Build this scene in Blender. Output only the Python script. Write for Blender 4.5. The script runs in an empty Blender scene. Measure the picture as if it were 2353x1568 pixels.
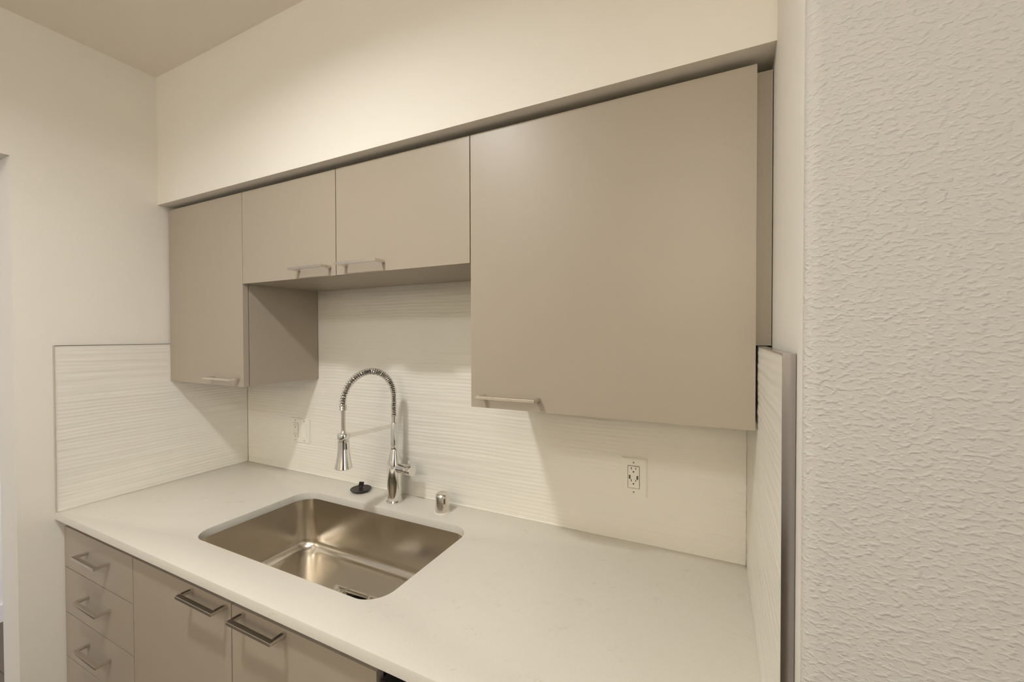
import bpy, bmesh, math, random
from mathutils import Vector, Matrix, noise
random.seed(4)
C = bpy.context.scene.collection
SC = bpy.context.scene
R = math.radians

# ---------------------------------------------------------------- camera
FPX = 960.0174
cam_d = bpy.data.cameras.new('camera')
cam = bpy.data.objects.new('camera', cam_d); C.objects.link(cam)
SC.camera = cam
cam_d.sensor_fit = 'HORIZONTAL'; cam_d.sensor_width = 36.0
cam_d.lens = 36.0 * FPX / 2353.0
cam_d.clip_start = 0.02
def cam_matrix(yaw, pitch, roll, loc):
    y, p, r = R(yaw), R(pitch), R(roll)
    fw = Vector((-math.sin(y)*math.cos(p), math.cos(y)*math.cos(p), math.sin(p)))
    rt = Vector((math.cos(y), math.sin(y), 0)); up = rt.cross(fw)
    rt2 = rt*math.cos(r) + up*math.sin(r); up2 = rt2.cross(fw)
    m = Matrix((rt2, up2, -fw)).transposed().to_4x4(); m.translation = loc
    return m
cam.matrix_world = cam_matrix(26.1616, -0.8129, -0.1433, (1.9817, -1.2096, 0.5881))

# ---------------------------------------------------------------- light and exposure
SC.view_settings.view_transform = 'Standard'; SC.view_settings.look = 'None'
SC.view_settings.gamma = 1.0; SC.view_settings.use_curve_mapping = False
SC.view_settings.exposure = 0.0
SC.cycles.use_denoising = True
SC.cycles.max_bounces = 10; SC.cycles.diffuse_bounces = 6; SC.cycles.caustics_reflective = False
SC.cycles.sample_clamp_indirect = 6.0
CAN_L, CAN_COL = 515.0, (1.0, 0.99, 0.955)       # round lamp over the counter
FILL_L, FILL_COL = 25.0, (1.0, 0.97, 0.93)         # unseen dome lamps added for room-wide fill
GLOBE_L, GLOBE_COL = 52.0, (1.0, 0.885, 0.66)    # unseen opal globe added to lift the ceiling and walls
SKY_L, SKY_COL = 1.5, (0.96, 1.0, 1.15)         # daylight at the window
w = bpy.data.worlds.new('daylight'); SC.world = w; w.use_nodes = True
w.node_tree.nodes['Background'].inputs[0].default_value = (*SKY_COL, 1)
w.node_tree.nodes['Background'].inputs[1].default_value = SKY_L

FLOOR, CEIL = -0.914, 1.604
YR = -3.9               # rear wall behind the camera

# ---------------------------------------------------------------- materials
def mat(name, col, rough=0.5, metal=0.0, spec=0.5, build=None):
    m = bpy.data.materials.new(name); m.use_nodes = True
    nt = m.node_tree; b = nt.nodes['Principled BSDF']
    b.inputs['Base Color'].default_value = (*col, 1); b.inputs['Roughness'].default_value = rough
    b.inputs['Metallic'].default_value = metal; b.inputs['Specular IOR Level'].default_value = spec
    if build: build(nt, b)
    return m
def N(nt, t, **k):
    n = nt.nodes.new(t)
    for a, v in k.items():
        if a in n.inputs: n.inputs[a].default_value = v
        else: setattr(n, a, v)
    return n
def coords(nt, scale=(1, 1, 1)):
    tc = N(nt, 'ShaderNodeTexCoord'); mp = N(nt, 'ShaderNodeMapping'); mp.inputs['Scale'].default_value = scale
    nt.links.new(tc.outputs['Object'], mp.inputs['Vector']); return mp.outputs['Vector']
def bumped(strength, dist, scale, detail=2.0, sc=(1, 1, 1), lo=None, hi=None, dt='NOISE'):
    def f(nt, b):
        v = coords(nt, sc)
        n = N(nt, 'ShaderNodeTexNoise', Scale=scale, Detail=detail); nt.links.new(v, n.inputs['Vector'])
        h = n.outputs['Fac']
        if lo is not None:
            r = N(nt, 'ShaderNodeMapRange', interpolation_type='SMOOTHSTEP')
            r.inputs['From Min'].default_value = lo; r.inputs['From Max'].default_value = hi
            nt.links.new(h, r.inputs['Value']); h = r.outputs['Result']
        bp = N(nt, 'ShaderNodeBump', Strength=strength, Distance=dist)
        nt.links.new(h, bp.inputs['Height']); nt.links.new(bp.outputs['Normal'], b.inputs['Normal'])
    return f
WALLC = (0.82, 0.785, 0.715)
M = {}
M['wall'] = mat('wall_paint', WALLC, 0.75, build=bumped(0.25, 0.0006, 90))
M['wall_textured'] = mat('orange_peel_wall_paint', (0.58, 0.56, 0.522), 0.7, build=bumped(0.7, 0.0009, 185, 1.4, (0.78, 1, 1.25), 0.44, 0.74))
M['ceiling'] = mat('ceiling_paint', (0.90, 0.85, 0.765), 0.85, build=bumped(0.2, 0.0006, 80))
M['cabinet'] = mat('taupe_lacquer', (0.385, 0.335, 0.268), 0.38, spec=0.45, build=bumped(0.06, 0.0003, 260))
M['cabinet_dark'] = mat('dark_kick_board', (0.16, 0.13, 0.10), 0.6)  # darker board colour for the toe kicks
M['tile'] = mat('white_wave_tile', (0.80, 0.775, 0.71), 0.30, spec=0.4)
M['chrome'] = mat('polished_chrome', (0.80, 0.79, 0.77), 0.06, 1.0)
M['brushed_trim'] = mat('brushed_trim_metal', (0.40, 0.375, 0.38), 0.18, 1.0)  # colour darkened in place of the dark room it would mirror
M['pale_trim'] = mat('pale_satin_trim', (0.62, 0.58, 0.50), 0.4, 0.3)
M['nickel'] = mat('satin_nickel', (0.76, 0.72, 0.66), 0.24, 1.0, build=bumped(0.1, 0.0002, 60, 2, (1, 30, 30)))
M['steel'] = mat('brushed_stainless', (0.70, 0.65, 0.57), 0.23, 1.0, build=bumped(0.05, 0.0002, 40, 3, (2, 40, 40)))
M['drain_steel'] = mat('drain_steel', (0.66, 0.62, 0.56), 0.16, 1.0)
M['rubber'] = mat('black_rubber', (0.018, 0.015, 0.013), 0.45)
M['hose'] = mat('dark_hose', (0.17, 0.15, 0.13), 0.4)
M['slot'] = mat('dark_slot', (0.10, 0.075, 0.05), 0.6)
M['plate'] = mat('ivory_plastic', (0.80, 0.78, 0.70), 0.32)
M['black'] = mat('black_glass_front', (0.022, 0.022, 0.021), 0.3)
M['pit'] = mat('black_void', (0.006, 0.005, 0.005), 0.8)
M['sealant'] = mat('white_sealant', (0.84, 0.82, 0.76), 0.4)
M['baseboard'] = mat('white_gloss_paint', (0.82, 0.80, 0.76), 0.35)
def floor_b(nt, b):
    v = coords(nt, (1, 1, 1))
    br = N(nt, 'ShaderNodeTexBrick', Scale=1.0); nt.links.new(v, br.inputs['Vector'])
    br.inputs['Color1'].default_value = (0.085, 0.06, 0.042, 1); br.inputs['Color2'].default_value = (0.12, 0.085, 0.058, 1)
    br.inputs['Mortar'].default_value = (0.03, 0.02, 0.015, 1); br.inputs['Mortar Size'].default_value = 0.002
    br.inputs['Brick Width'].default_value = 1.1; br.inputs['Row Height'].default_value = 0.14
    nt.links.new(br.outputs['Color'], b.inputs['Base Color'])
M['floor'] = mat('dark_plank_floor', (0.15, 0.1, 0.07), 0.4, build=floor_b)
def quartz_b(nt, b):
    v = coords(nt)
    n1 = N(nt, 'ShaderNodeTexNoise', Scale=9.0, Detail=6.0, Distortion=1.6); nt.links.new(v, n1.inputs['Vector'])
    # thin broken veins where the warped noise crosses its mean
    s = N(nt, 'ShaderNodeMath', operation='SUBTRACT'); s.inputs[1].default_value = 0.5
    a = N(nt, 'ShaderNodeMath', operation='ABSOLUTE')
    r = N(nt, 'ShaderNodeMapRange'); r.inputs['From Min'].default_value = 0.0; r.inputs['From Max'].default_value = 0.012
    r.inputs['To Min'].default_value = 1.0; r.inputs['To Max'].default_value = 0.0
    nt.links.new(n1.outputs['Fac'], s.inputs[0]); nt.links.new(s.outputs[0], a.inputs[0]); nt.links.new(a.outputs[0], r.inputs['Value'])
    n2 = N(nt, 'ShaderNodeTexNoise', Scale=17.0, Detail=3.0); nt.links.new(v, n2.inputs['Vector'])
    r2 = N(nt, 'ShaderNodeMapRange'); r2.inputs['From Min'].default_value = 0.55; r2.inputs['From Max'].default_value = 0.72
    nt.links.new(n2.outputs['Fac'], r2.inputs['Value'])
    mu = N(nt, 'ShaderNodeMath', operation='MULTIPLY'); nt.links.new(r.outputs[0], mu.inputs[0]); nt.links.new(r2.outputs[0], mu.inputs[1])
    mu2 = N(nt, 'ShaderNodeMath', operation='MULTIPLY'); nt.links.new(mu.outputs[0], mu2.inputs[0]); mu2.inputs[1].default_value = 0.42
    mx = N(nt, 'ShaderNodeMixRGB'); nt.links.new(mu2.outputs[0], mx.inputs['Fac'])
    n3 = N(nt, 'ShaderNodeTexNoise', Scale=240.0, Detail=2.0); nt.links.new(v, n3.inputs['Vector'])
    mb = N(nt, 'ShaderNodeMixRGB'); nt.links.new(n3.outputs['Fac'], mb.inputs['Fac'])
    mb.inputs['Color1'].default_value = (0.675, 0.645, 0.575, 1); mb.inputs['Color2'].default_value = (0.725, 0.695, 0.63, 1)
    nt.links.new(mb.outputs['Color'], mx.inputs['Color1']); mx.inputs['Color2'].default_value = (0.42, 0.36, 0.26, 1)
    nt.links.new(mx.outputs['Color'], b.inputs['Base Color'])
M['quartz'] = mat('cream_quartz', (0.76, 0.73, 0.65), 0.26, spec=0.4, build=quartz_b)
def emit(name, col, st):
    m = bpy.data.materials.new(name); m.use_nodes = True; nt = m.node_tree
    nt.nodes.remove(nt.nodes['Principled BSDF']); e = nt.nodes.new('ShaderNodeEmission')
    e.inputs[0].default_value = (*col, 1); e.inputs[1].default_value = st
    nt.links.new(e.outputs[0], nt.nodes['Material Output'].inputs[0]); return m
M['lamp'] = emit('lamp_glow', CAN_COL, CAN_L)
M['fill_lamp'] = emit('fill_lamp_glow', FILL_COL, FILL_L)
M['globe'] = emit('fill_globe_glow', GLOBE_COL, GLOBE_L)

# ---------------------------------------------------------------- helpers
def origin_of(o):
    v = Vector((0, 0, 0))
    while o: v += o.location; o = o.parent
    return v
def obj(name, bm, m, parent=None, loc=None, smooth=False, bevel=0.0, **props):
    """One bmesh, given in world coordinates, becomes one object."""
    if bevel > 0:
        es = [e for e in bm.edges if len(e.link_faces) == 2 and e.calc_face_angle(0) > 0.6]
        bmesh.ops.bevel(bm, geom=es, offset=bevel, segments=2, affect='EDGES', profile=0.6)
    bmesh.ops.recalc_face_normals(bm, faces=bm.faces[:])
    base = Vector(loc) if loc is not None else Vector((0, 0, 0))
    if parent is not None: base = origin_of(parent)
    bmesh.ops.translate(bm, verts=bm.verts[:], vec=-base)
    if smooth:
        for f in bm.faces: f.smooth = True
    me = bpy.data.meshes.new(name); bm.to_mesh(me); bm.free()
    me.materials.append(m)
    o = bpy.data.objects.new(name, me); C.objects.link(o)
    if parent is not None: o.parent = parent
    else: o.location = base
    if smooth:
        try: me.set_sharp_from_angle(angle=R(38))
        except Exception: pass
    for k, v in props.items(): o[k] = v
    return o
def thing(name, label, cat, loc, group=None):
    o = bpy.data.objects.new(name, None); C.objects.link(o); o.location = loc; o.empty_display_size = 0.05
    o['label'] = label; o['category'] = cat
    if group: o['group'] = group
    return o
def box(bm, x0, x1, y0, y1, z0, z1):
    v = [bm.verts.new(p) for p in ((x0,y0,z0),(x1,y0,z0),(x1,y1,z0),(x0,y1,z0),(x0,y0,z1),(x1,y0,z1),(x1,y1,z1),(x0,y1,z1))]
    for f in ((0,3,2,1),(4,5,6,7),(0,1,5,4),(1,2,6,5),(2,3,7,6),(3,0,4,7)): bm.faces.new([v[i] for i in f])
    return bm
def B(*a): return box(bmesh.new(), *a)
def prism(bm, pts, z0, z1, axis='Z'):
    def P(a, b, c): return (a, b, c) if axis == 'Z' else ((c, a, b) if axis == 'X' else (a, c, b))
    lo = [bm.verts.new(P(a, b, z0)) for a, b in pts]; hi = [bm.verts.new(P(a, b, z1)) for a, b in pts]
    n = len(pts); bm.faces.new(lo[::-1]); bm.faces.new(hi)
    for i in range(n): bm.faces.new([lo[i], lo[(i+1) % n], hi[(i+1) % n], hi[i]])
    return bm
def lathe(prof, c, seg=40, axis=Vector((0, 0, 1)), bm=None):
    """prof: (radius, height) pairs along axis from point c."""
    bm = bm or bmesh.new(); q = Vector((0, 0, 1)).rotation_difference(axis.normalized())
    rings = []
    for r, h in prof:
        if r < 1e-6: rings.append([bm.verts.new(Vector(c) + q @ Vector((0, 0, h)))]); continue
        rings.append([bm.verts.new(Vector(c) + q @ Vector((r*math.cos(2*math.pi*i/seg), r*math.sin(2*math.pi*i/seg), h))) for i in range(seg)])
    for a, b in zip(rings, rings[1:]):
        for i in range(seg):
            j = (i+1) % seg
            if len(a) == 1 and len(b) == 1: continue
            if len(a) == 1: bm.faces.new([a[0], b[i], b[j]])
            elif len(b) == 1: bm.faces.new([a[i], a[j], b[0]])
            else: bm.faces.new([a[i], a[j], b[j], b[i]])
    return bm
def tube(path, r, seg=8, bm=None, caps=True):
    bm = bm or bmesh.new(); path = [Vector(p) for p in path]; rings = []; nrm = None
    for i, p in enumerate(path):
        t = (path[min(i+1, len(path)-1)] - path[max(i-1, 0)]).normalized()
        if nrm is None: nrm = t.orthogonal().normalized()
        nrm = (nrm - t*nrm.dot(t)).normalized(); bn = t.cross(nrm)
        rings.append([bm.verts.new(p + r*(nrm*math.cos(2*math.pi*k/seg) + bn*math.sin(2*math.pi*k/seg))) for k in range(seg)])
    for a, b in zip(rings, rings[1:]):
        for k in range(seg): bm.faces.new([a[k], a[(k+1) % seg], b[(k+1) % seg], b[k]])
    if caps: bm.faces.new(rings[0][::-1]); bm.faces.new(rings[-1])
    return bm
def rrect(cx, cy, hx, hy, r, n=8):
    """Rounded rectangle, 4*(n+1) points, counter-clockwise from the +x side."""
    out = []
    for k, (sx, sy) in enumerate(((1, 1), (-1, 1), (-1, -1), (1, -1))):
        for i in range(n+1):
            a = math.pi/2*(k + i/n)
            out.append((cx + sx*(hx-r) + r*math.cos(a), cy + sy*(hy-r) + r*math.sin(a)))
    return out

# ---------------------------------------------------------------- the room
def struct(name, bm, m, bevel=0.0, smooth=False):
    return obj(name, bm, m, None, (0, 0, 0), smooth, bevel, kind='structure')
struct('floor', B(-1.6, 4.3, YR-0.15, 0.15, FLOOR-0.1, FLOOR), M['floor'])
struct('ceiling', B(-1.6, 4.3, YR-0.15, 0.15, CEIL, CEIL+0.1), M['ceiling'])
WX = -0.004
# left wall: outline in the (y, z) plane, a cased-less drywall opening cut into it
bm = bmesh.new()
oy0, oy1, oz = -0.722, -1.66, 1.154
pts = [(0.12, FLOOR), (0.12, CEIL), (YR, CEIL), (YR, FLOOR), (oy1, FLOOR), (oy1, oz), (oy0, oz), (oy0, FLOOR)]
prism(bm, pts[::-1], WX-0.14, WX, 'X')
es = [e for e in bm.edges if all(abs(v.co.x-WX) < 1e-6 or abs(v.co.x-WX+0.14) < 1e-6 for v in e.verts)
      and all(v.co.y in () or (oy1-0.01 < v.co.y < oy0+0.01) for v in e.verts) and e.calc_face_angle(0) > 0.5]
bmesh.ops.bevel(bm, geom=es, offset=0.007, segments=3, affect='EDGES', profile=0.5)
struct('wall_left', bm, M['wall'])
struct('wall_back', B(WX-0.14, 2.2, 0.012, 0.15, FLOOR, CEIL), M['wall'])
# soffit over the wall cabinets
struct('wall_soffit', B(WX, 2.085, -0.3375, 0.012, 1.1058, CEIL), M['wall'], bevel=0.0025)
# right wall: return beside the niche, rounded outside corner, then the broad textured face
cr = 0.012
foot = [(2.078, 0.012), (2.0745, -0.3375), (2.0635, -0.64)]
cx, cy = 2.0625+cr, -0.692+cr
foot += [(cx - cr*math.cos(a), cy - cr*math.sin(a)) for a in [math.pi/2*i/6 for i in range(7)]]
foot += [(4.3, -0.692), (4.3, 0.012)]
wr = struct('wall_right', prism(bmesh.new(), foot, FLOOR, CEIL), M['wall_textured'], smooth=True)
wr.data.materials.append(M['wall'])            # smooth return beside the niche, its stronger light put into a lighter colour
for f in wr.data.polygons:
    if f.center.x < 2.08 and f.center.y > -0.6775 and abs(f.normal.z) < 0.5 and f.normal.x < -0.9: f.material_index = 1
struct('wall_rear', B(WX, 4.3, YR-0.12, YR, FLOOR, CEIL), M['wall'])
# far right wall with the unseen window that brings in daylight
wy0, wy1, wz0, wz1 = -3.3, -1.25, -0.35, 1.15
bm = bmesh.new()
box(bm, 4.2, 4.3, YR, wy0, FLOOR, CEIL); box(bm, 4.2, 4.3, wy1, -0.692, FLOOR, CEIL)
box(bm, 4.2, 4.3, wy0, wy1, FLOOR, wz0); box(bm, 4.2, 4.3, wy0, wy1, wz1, CEIL)
struct('wall_far_right', bm, M['wall'])
wf = struct('window_1', box(box(bmesh.new(), 4.22, 4.27, wy0, wy1, wz0, wz0+0.045), 4.22, 4.27, wy0, wy1, wz1-0.045, wz1), M['baseboard'])
for yy in (wy0, (wy0+wy1)/2-0.0225, wy1-0.045):
    obj('mullion', B(4.22, 4.27, yy, yy+0.045, wz0+0.045, wz1-0.045), M['baseboard'], wf)
pl = bpy.data.lights.new('window_portal', 'AREA'); pl.shape = 'RECTANGLE'; pl.size = wz1-wz0; pl.size_y = wy1-wy0
pl.cycles.is_portal = True
po = bpy.data.objects.new('window_portal', pl); C.objects.link(po)
po.location = (4.31, (wy0+wy1)/2, (wz0+wz1)/2); po.rotation_euler = (0, R(90), 0)
# the hall beyond the opening
struct('wall_hall', B(-1.5, -1.4, YR, 0.15, FLOOR, CEIL), M['wall'])
struct('baseboard_hall', B(-1.4, -1.386, YR, 0.15, FLOOR, FLOOR+0.09), M['baseboard'])
struct('baseboard_left', B(WX, WX+0.012, YR, oy1, FLOOR, FLOOR+0.09), M['baseboard'])
struct('baseboard_right', B(2.085, 4.2, -0.704, -0.692, FLOOR, FLOOR+0.09), M['baseboard'])

# ---------------------------------------------------------------- ceiling lamps
def can(x, y, label, m, r=0.06, h=0.0275):
    t = thing('recessed_ceiling_lamp', label, 'ceiling lamp', (x, y, CEIL))
    obj('trim_ring', lathe([(r, -0.0005), (r+0.016, -0.0005), (r+0.018, -h+0.002), (r+0.003, -h), (r, -h+0.001), (r, -0.0005)], (x, y, CEIL), 36), M['baseboard'], t, smooth=True)
    obj('diffuser', lathe([(0, -0.003), (r, -0.003), (r, -0.0008), (0, -0.0008)], (x, y, CEIL), 36), m, t)
def dome(x, y, label, m, r=0.17):  # unseen fixtures, added as broad ambient light
    t = thing('fill_dome_lamp', label, 'ceiling lamp', (x, y, CEIL))
    obj('rim', lathe([(0, -0.0005), (r+0.008, -0.0005), (r+0.008, -0.018), (r, -0.020), (0, -0.018)], (x, y, CEIL), 40), M['nickel'], t, smooth=True)
    obj('glass_dome', lathe([(r, -0.021)] + [(r*math.cos(a), -0.021-0.085*math.sin(a)) for a in [math.pi/2*i/10 for i in range(1, 10)]] + [(0, -0.106)], (x, y, CEIL), 40), m, t, smooth=True)
can(1.06, -1.145, 'small round ceiling lamp just in front of the counter', M['lamp'])
dome(1.95, -2.35, 'unseen dome lamp added for fill light in the middle of the room', M['fill_lamp'])
dome(0.65, -2.25, 'unseen dome lamp added for fill light near the hall opening', M['fill_lamp'])
# unseen fridge shape, added to darken chrome reflections and block low light
t = thing('added_dark_fridge', 'unseen tall black fridge shape added for the chrome to mirror', 'added_dark_fridge', (2.8, -2.3, FLOOR))
obj('body', B(2.45, 3.15, -2.75, -2.02, FLOOR+0.02, 0.86), M['black'], t, bevel=0.006)
dfr = obj('door', B(2.452, 3.148, -2.016, -1.96, FLOOR+0.62, 0.855), M['black'], t, bevel=0.008)
obj('handle', tube([(2.52, -1.92, -0.1), (2.52, -1.92, 0.6)], 0.011, 12), M['nickel'], dfr, smooth=True)
dfr = obj('added_fridge_drawer', B(2.452, 3.148, -2.016, -1.96, FLOOR+0.05, FLOOR+0.612), M['black'], t, bevel=0.008)
obj('handle', tube([(2.56, -1.92, -0.40), (3.04, -1.92, -0.40)], 0.011, 12), M['nickel'], dfr, smooth=True)
px_, py_, pz_ = 1.95, -3.25, 1.10  # unseen hanging globe, added to brighten the ceiling and doors
t = thing('fill_globe_lamp', 'unseen opal globe added to light the ceiling and walls', 'fill lamp', (px_, py_, CEIL))
obj('globe', lathe([(0.0, -0.13)]+[(0.13*math.sin(a), -0.13*math.cos(a)) for a in [math.pi*i/16 for i in range(1, 16)]]+[(0.0, 0.13)], (px_, py_, pz_), 32), M['globe'], t, smooth=True)
obj('cord', tube([(px_, py_, pz_+0.13), (px_, py_, CEIL-0.02)], 0.004, 8), M['hose'], t)
obj('canopy', lathe([(0, -0.022), (0.05, -0.022), (0.055, -0.001), (0, -0.001)], (px_, py_, CEIL), 28), M['nickel'], t, smooth=True)

# ---------------------------------------------------------------- wave tile backsplash
def wave(u, z, s):
    wz = z + 0.006*noise.noise((u*3.0+s, z*9.0, s*1.7)) + 0.0022*noise.noise((u*11.0, z*30.0, s+9))
    a = math.sin(2*math.pi*wz/0.0125)
    n = noise.noise((u*2.6 - s*3, z*62.0, s*5.1))
    n2 = noise.noise((u*6.5 + s, z*115.0, s+2.2))
    amp = 0.55 + 0.75*noise.noise((u*2.2+s*7, z*14.0, 3.3+s))
    return 0.00050*a*amp + 0.0011*n + 0.00042*n2
def wave_panel(name, frame, u0, u1, z0, z1, s, parent, thick, du=0.008, dz=0.0022, topslope=0.0):
    """frame(u, z, h) -> world point; h is the height off the panel's mean face."""
    nu, nz = max(2, int((u1-u0)/du)), max(2, int((z1-z0)/dz))
    vs, fs = [], []
    for i in range(nu+1):
        u = u0 + (u1-u0)*i/nu
        for j in range(nz+1):
            z = z0 + (z1-z0)*j/nz
            vs.append(frame(u, z, wave(u, z, s)))
    for i in range(nu):
        for j in range(nz):
            a = i*(nz+1)+j; fs.append((a, a+nz+1, a+nz+2, a+1))
    me = bpy.data.meshes.new(name)
    # body behind the relief
    k = len(vs)
    ring = [(i, 0) for i in range(nu+1)] + [(nu, j) for j in range(1, nz+1)] + [(i, nz) for i in range(nu-1, -1, -1)] + [(0, j) for j in range(nz-1, 0, -1)]
    for i, j in ring:
        vs.append(frame(u0+(u1-u0)*i/nu, z0+(z1-z0)*j/nz, -thick))
    L = len(ring)
    for q in range(L):
        i, j = ring[q]; i2, j2 = ring[(q+1) % L]
        fs.append((i*(nz+1)+j, k+q, k+(q+1) % L, i2*(nz+1)+j2))
    base = origin_of(parent)
    me.from_pydata([Vector(v)-base for v in vs], [], fs); me.update()
    bm = bmesh.new(); bm.from_mesh(me); bmesh.ops.recalc_face_normals(bm, faces=bm.faces[:])
    for f in bm.faces: f.smooth = True
    bm.to_mesh(me); bm.free()
    me.set_sharp_from_angle(angle=R(60))
    me.materials.append(M['tile'])
    o = bpy.data.objects.new(name, me); C.objects.link(o); o.parent = parent
    return o
YF = -0.637
TX = 2.0505
ZTL, ZTR = 0.557, 0.566
t = thing('tile_backsplash', 'long white wave-textured backsplash behind the chrome faucet', 'backsplash', (1.0, 0.0, 0.0))
wave_panel('tile_panel', lambda u, z, h: (u, -h, z), 0.0045, TX-0.0005, 0.0005, 0.79, 0.7, t, 0.0105)
obj('sealant_bead', tube([(0.006, -0.001, 0.0018), (TX-0.002, -0.001, 0.0018)], 0.0022, 6), M['sealant'], t)
t = thing('tile_backsplash', 'white wave-textured side backsplash on the left wall beneath the narrow wall cabinet', 'backsplash', (0.0, -0.32, 0.0))
wave_panel('tile_panel', lambda u, z, h: (0.004+h, u, z), YF+0.003, -0.0015, 0.0005, ZTL-0.002, 5.2, t, 0.0075)
obj('edge_trim', B(WX+0.0002, 0.0056, YF, YF+0.0026, 0.0005, ZTL), M['pale_trim'], t)
obj('top_trim', B(WX+0.0002, 0.0052, YF+0.0026, -0.001, ZTL-0.0018, ZTL), M['brushed_trim'], t, label='thin dark metal top trim')
t = thing('tile_backsplash', 'white wave-textured side backsplash at the right end beside the textured wall', 'backsplash', (2.055, -0.32, 0.0))
wave_panel('tile_panel', lambda u, z, h: (TX-h, u, z), YF+0.0035, -0.0015, 0.0005, ZTR-0.002, 9.4, t, 0.0105)
tr = box(bmesh.new(), TX-0.0008, TX+0.0125, YF, YF+0.003, 0.0005, ZTR)
box(tr, TX-0.0008, TX+0.0125, YF+0.003, -0.29, ZTR-0.0018, ZTR)
obj('edge_trim', tr, M['brushed_trim'], t, label='polished metal edge trim')

# ---------------------------------------------------------------- countertop with the sink cut-out
SX0, SX1, SY0, SY1, SR = 0.588, 1.316, -0.532, -0.134, 0.062
scx, scy, shx, shy = (SX0+SX1)/2, (SY0+SY1)/2, (SX1-SX0)/2, (SY1-SY0)/2
CT = 0.0245
bm = bmesh.new()
def slab(bm, outer, inner, z0, z1):
    top = []
    for loop in (outer, inner):
        vs = [bm.verts.new((a, b, z1)) for a, b in loop]
        top += [bm.edges.new((vs[i], vs[(i+1) % len(vs)])) for i in range(len(vs))]
    r = bmesh.ops.triangle_fill(bm, use_beauty=True, use_dissolve=False, edges=top)
    fs = [g for g in r['geom'] if isinstance(g, bmesh.types.BMFace)]
    ex = bmesh.ops.extrude_face_region(bm, geom=fs)
    bmesh.ops.translate(bm, verts=[g for g in ex['geom'] if isinstance(g, bmesh.types.BMVert)], vec=(0, 0, z0-z1))
slab(bm, [(WX+0.0005, YF-0.0005), (2.062, YF-0.0005), (2.062, 0.011), (WX+0.0005, 0.011)], rrect(scx, scy, shx, shy, SR, 10), -CT, 0.0)
bm.edges.ensure_lookup_table()
es = [e for e in bm.edges if len(e.link_faces) == 2 and e.calc_face_angle(0) > 1.0 and abs(e.verts[0].co.z-e.verts[1].co.z) < 1e-5 and e.verts[0].co.z > -0.001]
bmesh.ops.bevel(bm, geom=es, offset=0.0018, segments=2, affect='EDGES', profile=0.5)
ct = obj('countertop', bm, M['quartz'], None, (1.0, -0.32, -CT), smooth=True,
         label='long cream quartz countertop with faint veins running wall to wall', category='countertop')

# ---------------------------------------------------------------- undermount sink
t = thing('kitchen_sink', 'rectangular stainless steel undermount sink set into the cream counter', 'sink', (scx, scy, -CT))
bm = bmesh.new(); D = 0.208; fr = 0.036; off = 0.003
prof = [(0.026, -CT-0.002), (off, -CT-0.002), (off, -CT-0.012)]
prof += [(off-0.004*k/4, -CT-0.012-(D-fr-0.04)*k/4) for k in range(1, 5)]
in0 = -0.001
for k in range(1, 9):
    a = math.pi/2*k/8; prof.append((in0 - fr*(1-math.cos(a)), -(D-fr) - fr*math.sin(a)))
prof.append((-0.060, -D-0.0006))
loops = []
for e, z in prof:
    loops.append([bm.verts.new((a, b, z)) for a, b in rrect(scx, scy, shx+e, shy+e, max(0.022, SR+e*0.9), 10)])
dc = (0.987, -0.300); nl = len(loops[0])
def circ(r, z):
    out = []
    for v in loops[0]:
        pass
    ref = loops[-1]
    for v in ref:
        a = math.atan2(v.co.y-dc[1], v.co.x-dc[0]); out.append(bm.verts.new((dc[0]+r*math.cos(a), dc[1]+r*math.sin(a), z)))
    return out
loops.append(circ(0.110, -D-0.0012)); loops.append(circ(0.057, -D-0.0025))
for a, b in zip(loops, loops[1:]):
    for i in range(nl): bm.faces.new([a[i], a[(i+1) % nl], b[(i+1) % nl], b[i]])
basin = obj('basin', bm, M['steel'], t, smooth=True)
so = basin.modifiers.new('thickness', 'SOLIDIFY'); so.thickness = 0.0012; so.offset = 0
dz = -D-0.0025
dr = obj('drain', lathe([(0.0575, -0.001), (0.0575, 0.0012), (0.055, 0.0022), (0.050, 0.0016), (0.046, -0.002), (0.043, -0.009), (0.040, -0.011), (0.038, -0.014), (0.0375, -0.05), (0.036, -0.05), (0.036, -0.012), (0.0575, -0.001)], (*dc, dz), 48), M['drain_steel'], t, smooth=True, label='round steel drain with dark throat')
bm = lathe([(0, -0.017), (0.0372, -0.017), (0.0372, -0.015), (0, -0.015)], (*dc, dz), 32)
obj('strainer', bm, M['pit'], dr)  # plate painted black so the drain throat reads as shaded

# ---------------------------------------------------------------- faucet
fx, fy = 0.955, -0.068
t = thing('kitchen_faucet', 'chrome spring-neck pull-down faucet standing behind the sink', 'faucet', (fx, fy, 0))
obj('base_flange', lathe([(0, 0.0002), (0.0295, 0.0002), (0.0295, 0.003), (0.027, 0.006), (0, 0.006)], (fx, fy, 0)), M['chrome'], t, smooth=True)
obj('body', lathe([(0, 0.006), (0.0252, 0.006), (0.0252, 0.128), (0.0240, 0.140), (0.0190, 0.160), (0.0150, 0.176), (0.0138, 0.184), (0.0132, 0.1855), (0.0138, 0.187), (0.0134, 0.20), (0.0128, 0.276), (0.0120, 0.279), (0, 0.279)], (fx, fy, 0)), M['chrome'], t, smooth=True)
obj('spring_collar', lathe([(0, 0.279), (0.0098, 0.279), (0.0098, 0.300), (0.0112, 0.301), (0.0112, 0.305), (0, 0.305)], (fx, fy, 0), 28), M['chrome'], t, smooth=True)
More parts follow.
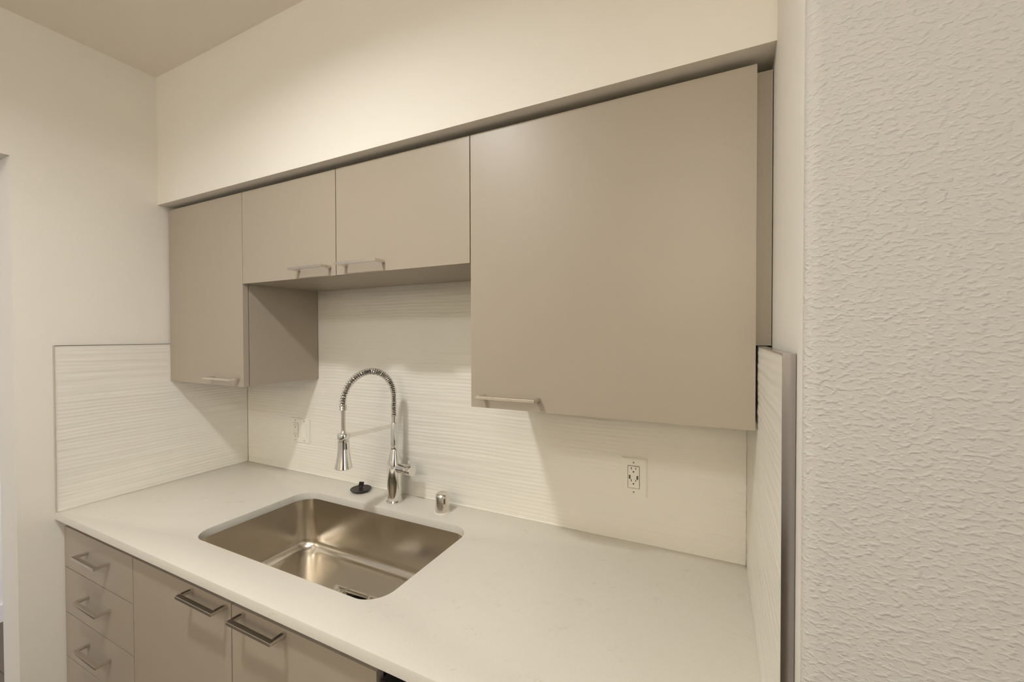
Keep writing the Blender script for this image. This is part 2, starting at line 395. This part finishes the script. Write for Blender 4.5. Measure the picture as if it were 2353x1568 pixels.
# mixer handle, pointing along the wall
hx = Vector((1, -0.05, 0.0)).normalized()
h = obj('handle', lathe([(0, 0.0), (0.0165, 0.0), (0.0165, 0.046), (0.0155, 0.047), (0.0155, 0.0485), (0.0165, 0.0495), (0.0165, 0.0555), (0, 0.0555)], (fx, fy, 0.120), 32, hx), M['chrome'], t, smooth=True)
obj('knob', lathe([(0, 0.0555), (0.0178, 0.0555), (0.0192, 0.058), (0.0196, 0.080), (0.0186, 0.084), (0, 0.0845)], (fx, fy, 0.120), 32, hx), M['chrome'], h, smooth=True)
obj('lever_pin', lathe([(0, 0.0), (0.0032, 0.0), (0.0034, 0.014), (0.002, 0.016), (0, 0.016)], Vector((fx, fy, 0.1365)) + hx*0.066, 12, Vector((0.1, 0, 1))), M['chrome'], h, smooth=True)
# spout path: up, over and down towards the sprayer
sp = Vector((0.921, -0.262)); d2 = sp - Vector((fx, fy)); L2 = d2.length; dh = Vector((d2.x, d2.y, 0)).normalized(); Rr = L2/2
zt = 0.372
def spout(n=160):
    pts = []
    up_len, down_len = zt-0.305, 0.0
    arc = math.pi*Rr; tot = up_len+arc+0.0
    for i in range(n+1):
        s = tot*i/n
        if s < up_len: p = Vector((fx, fy, 0.305+s))
        else:
            a = (s-up_len)/Rr
            # slightly flattened fall on the sprayer side
            p = Vector((fx, fy, zt)) + dh*(Rr*(1-math.cos(a))) + Vector((0, 0, Rr*0.97*math.sin(a)))
        pts.append(p)
    return pts, tot
pth, tot = spout()
pth += [pth[-1] + Vector((0, 0, -0.004*k)) for k in range(1, 3)]
obj('inner_hose', tube(pth, 0.0056, 10), M['hose'], t, smooth=True)
def helix(path, rad, pitch, wire, seg=6, per=14):
    # parallel-transported frame along the path
    P = [Vector(p) for p in path]; S = [0.0]
    for a, b in zip(P, P[1:]): S.append(S[-1]+(b-a).length)
    side = Vector((-dh.y, dh.x, 0)); out = []; n = int(S[-1]/pitch*per); k = 0
    for i in range(n+1):
        s = S[-1]*i/n
        while k < len(S)-2 and S[k+1] < s: k += 1
        f = (s-S[k])/max(1e-9, S[k+1]-S[k]); p = P[k].lerp(P[k+1], f)
        tg = (P[k+1]-P[k]).normalized(); nr = side.cross(tg).normalized()
        a = 2*math.pi*s/pitch
        out.append(p + rad*(side*math.cos(a) + nr*math.sin(a)))
    return tube(out, wire, seg)
obj('spring', helix(pth, 0.0098, 0.0078, 0.0017), M['chrome'], t, smooth=True, label='coiled chrome spring')
ex, ey, ez = pth[-1]
obj('hose_collar', lathe([(0, -0.012), (0.0108, -0.012), (0.0116, -0.010), (0.0104, -0.007), (0.0116, -0.004), (0.0104, -0.001), (0.0116, 0.002), (0.0104, 0.004), (0, 0.005)], (ex, ey, ez), 28), M['chrome'], t, smooth=True)
hz0 = 0.285; hp = []
nr = int((ez-0.010-hz0)/0.0042)
for i in range(nr):
    z = hz0+0.0042*i; hp += [(0.0052, z), (0.0068, z+0.001), (0.0068, z+0.0028), (0.0052, z+0.0038)]
obj('lower_hose', lathe([(0, hz0)]+hp+[(0, ez-0.010)], (ex, ey, 0), 20), M['nickel'], t, smooth=True, label='ribbed metal hose')
spr = obj('sprayer', lathe([(0, 0.2875), (0.0065, 0.2875), (0.0085, 0.283), (0.0092, 0.279), (0.0178, 0.278), (0.0188, 0.275), (0.0188, 0.262), (0.0175, 0.259), (0.0145, 0.258), (0.0145, 0.255),
      (0.0172, 0.254), (0.0174, 0.240), (0.0182, 0.222), (0.0202, 0.204), (0.0232, 0.187), (0.0264, 0.172), (0.0270, 0.169), (0.0255, 0.1675), (0, 0.168)], (ex, ey, 0), 44), M['chrome'], t, smooth=True)
obj('nozzle_face', lathe([(0, 0.1672), (0.0215, 0.1672), (0.0215, 0.169), (0, 0.169)], (ex, ey, 0), 32), M['rubber'], spr)
bx = bmesh.new(); box(bx, -0.0065, 0.0065, -0.006, 0.006, -0.012, 0.012)
bmesh.ops.bevel(bx, geom=bx.edges[:], offset=0.0025, segments=2, affect='EDGES')
bmesh.ops.transform(bx, verts=bx.verts[:], matrix=Matrix.Translation((ex+0.0165, ey-0.004, 0.240)) @ Matrix.Rotation(R(-6), 4, 'Y'))
obj('spray_button', bx, M['chrome'], spr, smooth=True)
# flat support arm and its ring
arm = bmesh.new(); za = 0.268
side = Vector((-dh.y, dh.x, 0)); a0 = Vector((fx, fy, za)) + dh*0.010; a1 = Vector((ex, ey, za)) - dh*0.016
vs = []
for p in (a0, a1):
    for sx, sz in ((-1, -1), (1, -1), (1, 1), (-1, 1)): vs.append(arm.verts.new(p + side*0.0022*sx + Vector((0, 0, 0.0068*sz))))
for f in ((0, 1, 2, 3), (7, 6, 5, 4), (0, 4, 5, 1), (1, 5, 6, 2), (2, 6, 7, 3), (3, 7, 4, 0)): arm.faces.new([vs[i] for i in f])
obj('support_arm', arm, M['chrome'], t, bevel=0.0008)

# ---------------------------------------------------------------- air gap cap and stopper
gx, gy = 1.163, -0.072
t = thing('air_gap_cap', 'short chrome air gap cap standing right of the faucet', 'air gap', (gx, gy, 0))
obj('base_ring', lathe([(0, 0.0002), (0.0262, 0.0002), (0.0262, 0.0035), (0.0240, 0.0045), (0, 0.0045)], (gx, gy, 0), 36), M['sealant'], t, smooth=True, label='white base ring')
obj('cap', lathe([(0, 0.0045), (0.0238, 0.0045), (0.0228, 0.020), (0.0216, 0.054), (0.0200, 0.0605), (0.0165, 0.0635), (0, 0.0645)], (gx, gy, 0), 40), M['nickel'], t, smooth=True)
sl = bmesh.new(); q = Vector((0.80, -0.60, 0)).normalized(); sd = Vector((-q.y, q.x, 0))
c0 = Vector((gx, gy, 0)) + q*0.0215
tube([c0 + Vector((0, 0, 0.034)), c0 + Vector((0, 0, 0.051))], 0.0030, 10, sl)
obj('slot', sl, M['slot'], t, smooth=True)
sx_, sy_ = 0.775, -0.052
t = thing('sink_stopper', 'black rubber sink stopper with raised tab lying left of the faucet', 'sink stopper', (sx_, sy_, 0))
obj('disc', lathe([(0, 0.0002), (0.0270, 0.0002), (0.0300, 0.003), (0.0375, 0.0075), (0.0385, 0.0095), (0.0372, 0.0110), (0.0335, 0.0098), (0.030, 0.0094), (0, 0.0105)], (sx_, sy_, 0), 44), M['rubber'], t, smooth=True)
k = bmesh.new(); lathe([(0, 0.010), (0.0072, 0.010), (0.0064, 0.020), (0.0055, 0.022), (0, 0.022)], (sx_, sy_, 0), 20, bm=k)
fl = bmesh.new(); box(fl, -0.0022, 0.0022, -0.009, 0.009, 0.0, 0.017)
bmesh.ops.bevel(fl, geom=fl.edges[:], offset=0.0012, segments=2, affect='EDGES')
bmesh.ops.transform(fl, verts=fl.verts[:], matrix=Matrix.Translation((sx_, sy_, 0.018)) @ Matrix.Rotation(R(-38), 4, 'Z') @ Matrix.Rotation(R(-12), 4, 'X'))
obj('stem', k, M['rubber'], t, smooth=True); obj('pull_tab', fl, M['rubber'], t, smooth=True)

# ---------------------------------------------------------------- outlets
def plate_box(x0, x1, z0, z1, y0, y1, bv):
    b = B(x0, x1, y1, y0, z0, z1)
    bmesh.ops.bevel(b, geom=[e for e in b.edges if any(abs(v.co.y-y1) < 1e-6 for v in e.verts) and all(abs(v.co.y-y1) < 1e-6 for v in e.verts)], offset=bv, segments=2, affect='EDGES')
    return b
def screw(x, z, t):
    obj('screw', lathe([(0, 0), (0.0026, 0), (0.0022, 0.0012), (0, 0.0014)], (x, -0.0058, z), 16, Vector((0, -1, 0))), M['brushed_trim'], t, smooth=True)
def receptacle(cx_, cz, t, usb):
    rc = obj('receptacle', plate_box(cx_-0.0165, cx_+0.0165, cz-0.032, cz+0.032, -0.004, -0.0072, 0.0012), M['plate'], t, smooth=True)
    f = -0.0073
    def slot(x, z, w_, h_): obj('slot', B(x-w_/2, x+w_/2, f-0.0002, f+0.001, z-h_/2, z+h_/2), M['slot'], rc)
    def hole(x, z): obj('slot', lathe([(0, 0), (0.0024, 0), (0.0024, 0.001), (0, 0.001)], (x, f+0.0008, z), 14, Vector((0, -1, 0))), M['slot'], rc)
    dzs = (0.019, -0.019) if not usb else (0.0215, -0.0125)
    for s in dzs:
        slot(cx_-0.0060, cz+s+0.003, 0.0022, 0.0065); slot(cx_+0.0060, cz+s+0.003, 0.0022, 0.0050); hole(cx_, cz+s-0.0062)
    if usb:
        for sx in (-1, 1): obj('usb_port', B(cx_+sx*0.0105-0.0024, cx_+sx*0.0105+0.0024, f-0.0002, f+0.001, cz-0.006, cz+0.005), M['slot'], rc)
t = thing('wall_outlet', 'ivory power outlet with side USB ports under the wide right cabinet', 'outlet', (1.7725, -0.002, 0.187))
obj('plate', plate_box(1.7375, 1.8075, 0.133, 0.240, 0.0, -0.006, 0.002), M['plate'], t, smooth=True)
receptacle(1.7715, 0.1865, t, True); screw(1.7715, 0.2275, t); screw(1.7715, 0.1440, t)
t = thing('outlet_switch_plate', 'double wall plate with outlet and rocker switch under the left cabinet', 'outlet', (0.373, -0.002, 0.180))
obj('plate', plate_box(0.3135, 0.4330, 0.129, 0.2310, 0.0, -0.006, 0.002), M['plate'], t, smooth=True)
receptacle(0.3470, 0.180, t, False)
rk = prism(bmesh.new(), [(-0.0042, 0.149), (-0.0085, 0.151), (-0.0062, 0.180), (-0.0092, 0.210), (-0.0042, 0.2125)], 0.3865, 0.4165, 'X')
obj('rocker', rk, M['plate'], t)
for xx in (0.347, 0.4015): screw(xx, 0.222, t); screw(xx, 0.138, t)

# ---------------------------------------------------------------- cabinets
def handle(x0, x1, z, yface, parent, reach=0.033, hb=0.0075, wd=0.0105):
    """Squared bar pull: a front bar and two flat returns, one bent piece."""
    b = bmesh.new(); yf = yface-reach
    box(b, x0, x1, yf-wd/2, yf+wd/2, z-hb/2, z+hb/2)
    for xx in (x0, x1-0.010):
        box(b, xx, xx+0.010, yf+wd/2, yface+0.0002, z-hb/2, z+hb/2)
    bmesh.ops.remove_doubles(b, verts=b.verts[:], dist=1e-6)
    return obj('handle', b, M['nickel'], parent, bevel=0.0006)
def front(name, x0, x1, z0, z1, yface, parent, hdl=None, thick=0.019):
    d = obj(name, B(x0, x1, yface, yface+thick, z0, z1), M['cabinet'], parent, bevel=0.0013)
    if hdl: handle(hdl[0], hdl[1], hdl[2], yface, d)
    return d
def carcass(x0, x1, y0, y1, z0, z1, parent, open_top=False, tb=0.018):
    """Box of boards, open at the front."""
    b = bmesh.new()
    box(b, x0, x0+tb, y0, y1, z0, z1); box(b, x1-tb, x1, y0, y1, z0, z1)
    box(b, x0+tb, x1-tb, y0, y1, z0, z0+tb)
    box(b, x0+tb, x1-tb, y1-0.008, y1, z0+tb, z1)
    if not open_top: box(b, x0+tb, x1-tb, y0, y1-0.008, z1-tb, z1)
    return obj('carcass', b, M['cabinet'], parent)
YD = -0.307; DT = 0.019; YC = YD+DT+0.0025
ZT = 1.0904; ZC = 1.085; ZB = 0.407; ZM = 0.7705
grp = None
t = thing('wall_cabinet', 'narrow taupe wall cabinet against the left wall', 'cabinet', (0.245, -0.15, ZB))
carcass(0.006, 0.4865, YC, -0.0025, ZB+0.001, ZC, t)
front('door', 0.006, 0.4845, ZB, ZT, YD, t, (0.302, 0.462, 0.4345))
t = thing('wall_cabinet', 'short taupe two-door wall cabinet hung high above the sink', 'cabinet', (0.955, -0.15, ZM))
carcass(0.4868, 1.4218, YC, -0.0025, ZM+0.001, ZC, t)
front('door', 0.4868, 0.9450, ZM, ZT, YD, t, (0.776, 0.926, 0.797))
front('door', 0.9480, 1.4200, ZM+0.0005, ZT, YD, t, (0.984, 1.139, 0.797))
t = thing('wall_cabinet', 'wide single-door taupe wall cabinet at the right end', 'cabinet', (1.735, -0.15, ZB))
carcass(1.4222, 2.0465, YC, -0.0025, ZB+0.001, ZC, t)
front('door', 1.4230, 2.0465, ZB, ZT, YD, t, (1.457, 1.611, 0.437))
obj('filler_strip', B(2.0468, 2.0735, -0.285, -0.267, ZTR+0.001, ZC), M['cabinet'], t)
# base units
YL = -0.617; YLC = YL+DT+0.002; ZU = -CT-0.0005; ZK = -0.80
FLR = FLOOR
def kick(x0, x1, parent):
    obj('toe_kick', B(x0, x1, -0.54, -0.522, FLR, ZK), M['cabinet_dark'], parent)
t = thing('base_cabinet', 'taupe base cabinet with a stack of drawers against the left wall', 'cabinet', (0.235, -0.31, FLR))
carcass(0.0, 0.4645, YLC+0.012, -0.004, ZK, ZU-0.0005, t); kick(0.0, 0.4645, t)
zs = [-0.0540, -0.1925, -0.3460, -0.4970, -0.6480, ZK]
for i in range(5):
    hz = -0.1070 if i == 0 else zs[i]-0.058
    front('drawer', 0.0, 0.4640, zs[i+1]+0.003, zs[i], YL, t, (0.170, 0.324, hz))
t = thing('base_cabinet', 'taupe two-door base cabinet directly below the sink', 'cabinet', (0.935, -0.31, FLR))
carcass(0.4650, 1.4010, YLC+0.012, -0.004, ZK, ZU-0.0005, t, open_top=True); kick(0.4650, 1.4010, t)
front('door', 0.4670, 0.9390, ZK+0.003, -0.0540, YL, t, (0.771, 0.925, -0.0640))
front('door', 0.9420, 1.4005, ZK+0.003, -0.0540, YL, t, (0.984, 1.140, -0.0640))
# dishwasher
t = thing('dishwasher', 'black dishwasher front tucked under the counter right of the sink doors', 'dishwasher', (1.71, -0.31, FLR))
obj('tub', B(1.404, 2.010, -0.585, -0.02, ZK, -0.045), M['pit'], t)
dd = obj('door', B(1.408, 2.006, -0.612, -0.588, ZK+0.01, -0.070), M['black'], t, bevel=0.003)
obj('toe_kick', B(1.404, 2.010, -0.54, -0.52, FLR, ZK-0.001), M['pit'], t)
obj('handle', tube([(1.45, -0.645, -0.16), (1.96, -0.645, -0.16)], 0.009, 14), M['nickel'], dd, smooth=True)
for xx in (1.49, 1.92): obj('bracket', tube([(xx, -0.645, -0.16), (xx, -0.611, -0.16)], 0.006, 10), M['nickel'], dd, smooth=True)
t = thing('filler_panel', 'taupe filler panel closing the base run at the right wall', 'panel', (2.036, -0.31, FLR))
obj('panel', B(2.013, 2.061, -0.612, -0.01, FLR, ZU-0.0005), M['cabinet'], t)
